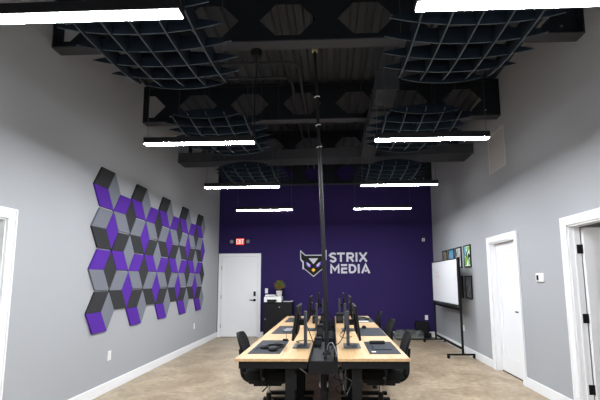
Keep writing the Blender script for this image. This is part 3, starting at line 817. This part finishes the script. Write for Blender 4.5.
# middle left mat accessories
t = thing('stylus', 'thin grey pen lying on the middle left desk mat', 'pen', (-.66, 5.72, TOP), .5)
MB().cyl((-.06, 0, .006), (.06, 0, .006), .0055, n=8).build('barrel', 'cable_grey', t, smooth=True)
MB().cyl((.06, 0, .006), (.075, 0, .006), .005, .001, n=8).build('tip', 'black_plastic', t, smooth=True)
t = thing('keyboard', 'slim grey keyboard on the middle left desk mat', 'keyboard', (-.62, 5.62, TOP), .0)
MB().box(-.055, .055, -.17, .17, 0, .012).build('keyboard_base', 'mat_dark', t, bevel=.003)
m = MB()
for i in range(4):
    for j in range(12): m.box(-.048+i*.025, -.028+i*.025, -.160+j*.0268, -.137+j*.0268, .012, .016)
m.build('keys', 'cable_grey', t)

# ------------------------------------------------------------------ cables on and under the desks
def cable(pts, r, mm, label, n=8):
    o = MB().tube(smoothpath(pts, n), r, 6).build('cable', mm, smooth=True); tag(o, label, 'cable', 'loose cables around the desks'); return o
cable([(-.285, 4.40, .95), (-.25, 4.42, .86), (-.215, 4.40, .775), (-.17, 4.36, .745), (-.13, 4.34, .71)], .005, 'cable_black', 'black cable drooping from nearest left monitor into the trough')
cable([(.15, 4.42, .96), (.12, 4.44, .84), (.07, 4.42, .76), (.02, 4.38, .745), (-.02, 4.36, .70)], .005, 'cable_black', 'black cable drooping from nearest right monitor into the trough')
cable([(-.06, 4.10, .74), (-.045, 4.08, .80), (-.01, 4.06, .82), (.02, 4.02, .78), (.035, 3.98, .73), (.03, 3.96, .70)], .0042, 'cable_grey', 'light grey cable looping up beside the black pole')
cable([(-.38, 4.55, .745), (-.42, 4.62, .745), (-.36, 4.72, .745), (-.28, 4.70, .745), (-.20, 4.62, .745)], .004, 'cable_black', 'thin black cable lying on the nearest left desktop')
cable([(.13, 5.1, .80), (.09, 5.02, .76), (.13, 4.92, .744), (.20, 4.95, .744), (.24, 5.05, .744)], .004, 'cable_black', 'thin black cable curling on the nearest right desktop')
for k, (yy, zz) in enumerate(((5.42, .84), (5.62, .90), (6.22, .86), (6.5, .92), (6.92, .88))):
    cable([(-.20, yy, .745), (-.17, yy-.02, zz-.02), (-.09, yy-.03, zz), (-.02, yy, zz-.05), (.03, yy+.03, .73)], .008, 'cable_black',
          'black cable arching over the trough, %s from the camera' % ['first', 'second', 'third', 'fourth', 'fifth'][k])
for k in range(4):
    rr = random.Random(40+k); x = .06+.035*k; pts = [(x, 3.95, .60)]
    for i in range(5): pts.append((x+rr.uniform(-.05, .05), 3.95+rr.uniform(-.06, .06), .56-.05*i))
    pts.append((x-.04, 4.0, .62)); 
    cable(pts, .004, 'cable_grey' if k % 2 else 'cable_black', '%s cable tangled below the nearest right desk, %s' % ('grey' if k % 2 else 'black', ['leftmost', 'second', 'third', 'rightmost'][k]))
cable([(-.42, 4.3, .56), (-.38, 4.28, .54), (-.33, 4.3, .50), (-.28, 4.3, .46)], .006, 'cable_white', 'white cable hanging below the nearest left desk')
cable([(-.09, 3.80, .60), (-.10, 3.83, .5), (-.08, 3.90, .40), (-.10, 4.1, .35), (-.09, 4.3, .30), (-.09, 4.35, .62)], .009, 'cable_black', 'thick black cable looping below the cable trough')
t = thing('power_adapter', 'white power plug hanging among cables under the trough', 'adapter', (-.10, 4.25, .36))
MB().box(-.05, .05, -.03, .03, -.02, .03).build('adapter_body', 'cable_white', t, bevel=.01)
MB().tube([(0, 0, .03), (0, .01, .15), (.0, .02, .24)], .005, 6).build('cord', 'cable_black', t)

# ------------------------------------------------------------------ sleeve pole from ceiling to trough
t = thing('cable_pole', 'tall slightly leaning black cable pole from ceiling to desks', 'pole', (-.062, 4.15, .69))
def PP(z): 
    f_ = (z-.69)/(4.05-.69); return (-.108*f_**1.25, 0, z-.69)
pts = [PP(.69+i*(4.05-.69)/14) for i in range(15)]
rad = [.023 if i < 9 else .019-.0006*(i-9) for i in range(15)]
MB().tube(pts, rad, 10).build('pole_sleeve', 'sleeve', t, smooth=True)
tx = PP(4.05)
MB().box(tx[0]-.03, tx[0]+.03, -.02, .02, tx[2]-.03, tx[2]+.01).build('top_clamp', 'brass', t, bevel=.004)
MB().cyl((tx[0], 0, tx[2]), (tx[0]-.01, 0, ZD-.69), .012, n=8).build('ceiling_cord', 'cable_black', t)
for z in (3.48, 3.15, 2.9):
    c_ = PP(z); MB().tube([(c_[0]-.028, 0, c_[2]-.005), (c_[0], -.03, c_[2]), (c_[0]+.028, 0, c_[2]+.008)], .006, 6).build('cable_tie', 'cable_white', t)
MB().lathe([(.045, 0), (.045, .012), (.03, .03)], n=14).build('pole_foot', 'black_plastic', t)

# ------------------------------------------------------------------ task chairs
def chair(label, loc, rz):
    """local: seat front towards +x"""
    t = thing('task_chair', label, 'chair', loc, rz, group='black mesh task chairs')
    # seat
    vs = []; fs = []; N = 24
    ring = []
    for j in range(N):
        a = 2*PI*j/N; ca, sa = math.cos(a), math.sin(a)
        ring.append((.245*abs(ca)**.45*(1 if ca > 0 else -1), .245*abs(sa)**.45*(1 if sa > 0 else -1)))
    prof_ = [(.88, .405), (1.0, .425), (1.0, .495), (.93, .515), (.6, .510), (.0, .505)]
    for s_, z in prof_:
        for px_, py_ in ring:
            zz = z - (.022 if px_ > .18 else 0)*(1 if z > .45 else .5)
            vs.append((px_*s_, py_*s_, zz))
    for i in range(len(prof_)-1):
        for j in range(N): fs.append((i*N+j, i*N+(j+1) % N, (i+1)*N+(j+1) % N, (i+1)*N+j))
    fs.append(tuple(range(N-1, -1, -1)))
    MB().add(vs, fs).build('seat', 'black_mesh', t, smooth=True)
    MB().box(-.19, .19, -.19, .19, .375, .407).build('seat_pan', 'black_plastic', t, bevel=.01)
    # backrest: bent slab
    vs = []; fs = []; NI, NJ = 12, 10
    for side in (0, 1):
        for i in range(NI+1):
            v = i/NI; z = .46+.42*v
            w = .225*(1-.10*v); 
            if v > .72: w *= (1-((v-.72)/.28)**2.6*.42)
            if v < .15: w *= (.82+1.2*v)
            for j in range(NJ+1):
                u = -1+2*j/NJ
                x = -.245-.075*v-.03*math.sin(v*PI)*-1 - .03*(1-u*u) + (.013 if side else -.013)
                vs.append((x, u*w, z))
    M_ = (NI+1)*(NJ+1)
    idx = lambda s_, i, j: s_*M_+i*(NJ+1)+j
    for i in range(NI):
        for j in range(NJ):
            fs.append((idx(0,i,j), idx(0,i,j+1), idx(0,i+1,j+1), idx(0,i+1,j))); fs.append((idx(1,i,j), idx(1,i+1,j), idx(1,i+1,j+1), idx(1,i,j+1)))
    for i in range(NI):
        for j in (0, NJ): fs.append((idx(0,i,j), idx(0,i+1,j), idx(1,i+1,j), idx(1,i,j)))
    for j in range(NJ):
        for i in (0, NI): fs.append((idx(0,i,j), idx(0,i,j+1), idx(1,i,j+1), idx(1,i,j)))
    MB().add(vs, fs).build('backrest', 'black_mesh', t, smooth=True)
    m = MB(); m.tube(smoothpath([(-.05, 0, .37), (-.20, 0, .36), (-.285, 0, .42), (-.30, 0, .56), (-.315, 0, .70)], 5), .022, 8)
    m.build('back_support', 'black_plastic', t, smooth=True)
    for s_ in (-1, 1):
        m = MB(); m.tube(smoothpath([(-.02, s_*.19, .385), (-.02, s_*.27, .40), (-.04, s_*.285, .50), (-.03, s_*.285, .60)], 5), .016, 8)
        a_ = m.build('armrest', 'black_plastic', t, smooth=True)
        MB().box(-.16, .12, s_*.285-.042, s_*.285+.042, .60, .632).build('arm_pad', 'black_plastic', a_, bevel=.01)
        MB().cyl((-.02, s_*.30, .455), (-.02, s_*.316, .455), .014, n=12).build('adjustment_knob', 'grey_metal', a_)
    MB().box(-.15, .15, -.12, .12, .335, .380).build('tilt_mechanism', 'black_plastic', t, bevel=.008)
    m = MB(); m.tube(smoothpath([(.02, -.07, .355), (.0, -.20, .345), (-.03, -.28, .325)], 4), .007, 6); m.build('tilt_lever', 'black_plastic', t, smooth=True)
    m = MB(); m.cyl((0,0,.10), (0,0,.24), .028, n=14); m.build('gas_cylinder', 'black_plastic', t, smooth=True)
    MB().cyl((0,0,.24), (0,0,.335), .015, n=12).build('piston', 'chrome', t, smooth=True)
    for k in range(5):
        a = 2*PI*k/5+.3; ex, ey = math.cos(a)*.29, math.sin(a)*.29
        l_ = MB().tube([(0,0,.115), (ex*.5, ey*.5, .10), (ex, ey, .078)], [.028, .022, .016], 8).build('base_leg', 'black_plastic', t, smooth=True)
        m = MB(); px_, py_ = -math.sin(a)*.01, math.cos(a)*.01
        for q in (-1, 1):
            m.cyl((ex+px_*q*.6, ey+py_*q*.6, .029), (ex+px_*q*2.2, ey+py_*q*2.2, .029), .029, n=14)
        m.cyl((ex, ey, .03), (ex, ey, .082), .007, n=8)
        m.build('caster', 'black_plastic', l_, smooth=True)
    return t
c0 = chair('black mesh task chair at the nearest left desk', (-.70, 4.40, 0), math.radians(2))
dup(c0, 'black mesh task chair at the nearest right desk', (.515, 4.44, 0), PI-math.radians(3))
dup(c0, 'black mesh task chair at the middle right desk', (.54, 5.76, 0), PI+math.radians(4))
dup(c0, 'black mesh task chair at the far right desk', (.53, 7.12, 0), PI-math.radians(2))

# ------------------------------------------------------------------ camera
fpx, pitch, yaw, roll, h = 390.374, .12062514, .03528898, -.00638346, 1.4553
cy_, sy_, cp, sp = math.cos(yaw), math.sin(yaw), math.cos(pitch), math.sin(pitch)
Fv = Vector((-sy_*cp, cy_*cp, sp)); r0 = Vector((cy_, sy_, 0)); u0 = r0.cross(Fv)
Rv = math.cos(roll)*r0 + math.sin(roll)*u0; Uv = -math.sin(roll)*r0 + math.cos(roll)*u0
cd = bpy.data.cameras.new('camera'); cam = bpy.data.objects.new('camera', cd); COL.objects.link(cam)
M = Matrix((Rv, Uv, -Fv)).transposed().to_4x4(); M.translation = Vector((0, 0, h))
cam.matrix_world = M
cd.sensor_width = 36; cd.lens = fpx/600*36
cd.shift_x = -(317.922-300)/600; cd.shift_y = (232.223-200)/600
cd.clip_start = .05
SC.camera = cam

# ------------------------------------------------------------------ world and view
w = bpy.data.worlds.new('world'); SC.world = w; w.use_nodes = True
w.node_tree.nodes['Background'].inputs[0].default_value = (.02, .02, .022, 1)
SC.view_settings.view_transform = 'Standard'; SC.view_settings.look = 'None'
SC.view_settings.gamma = 1; SC.view_settings.use_curve_mapping = False
SC.view_settings.exposure = 0.95
SC.cycles.use_denoising = True
SC.cycles.max_bounces = 10; SC.cycles.diffuse_bounces = 3
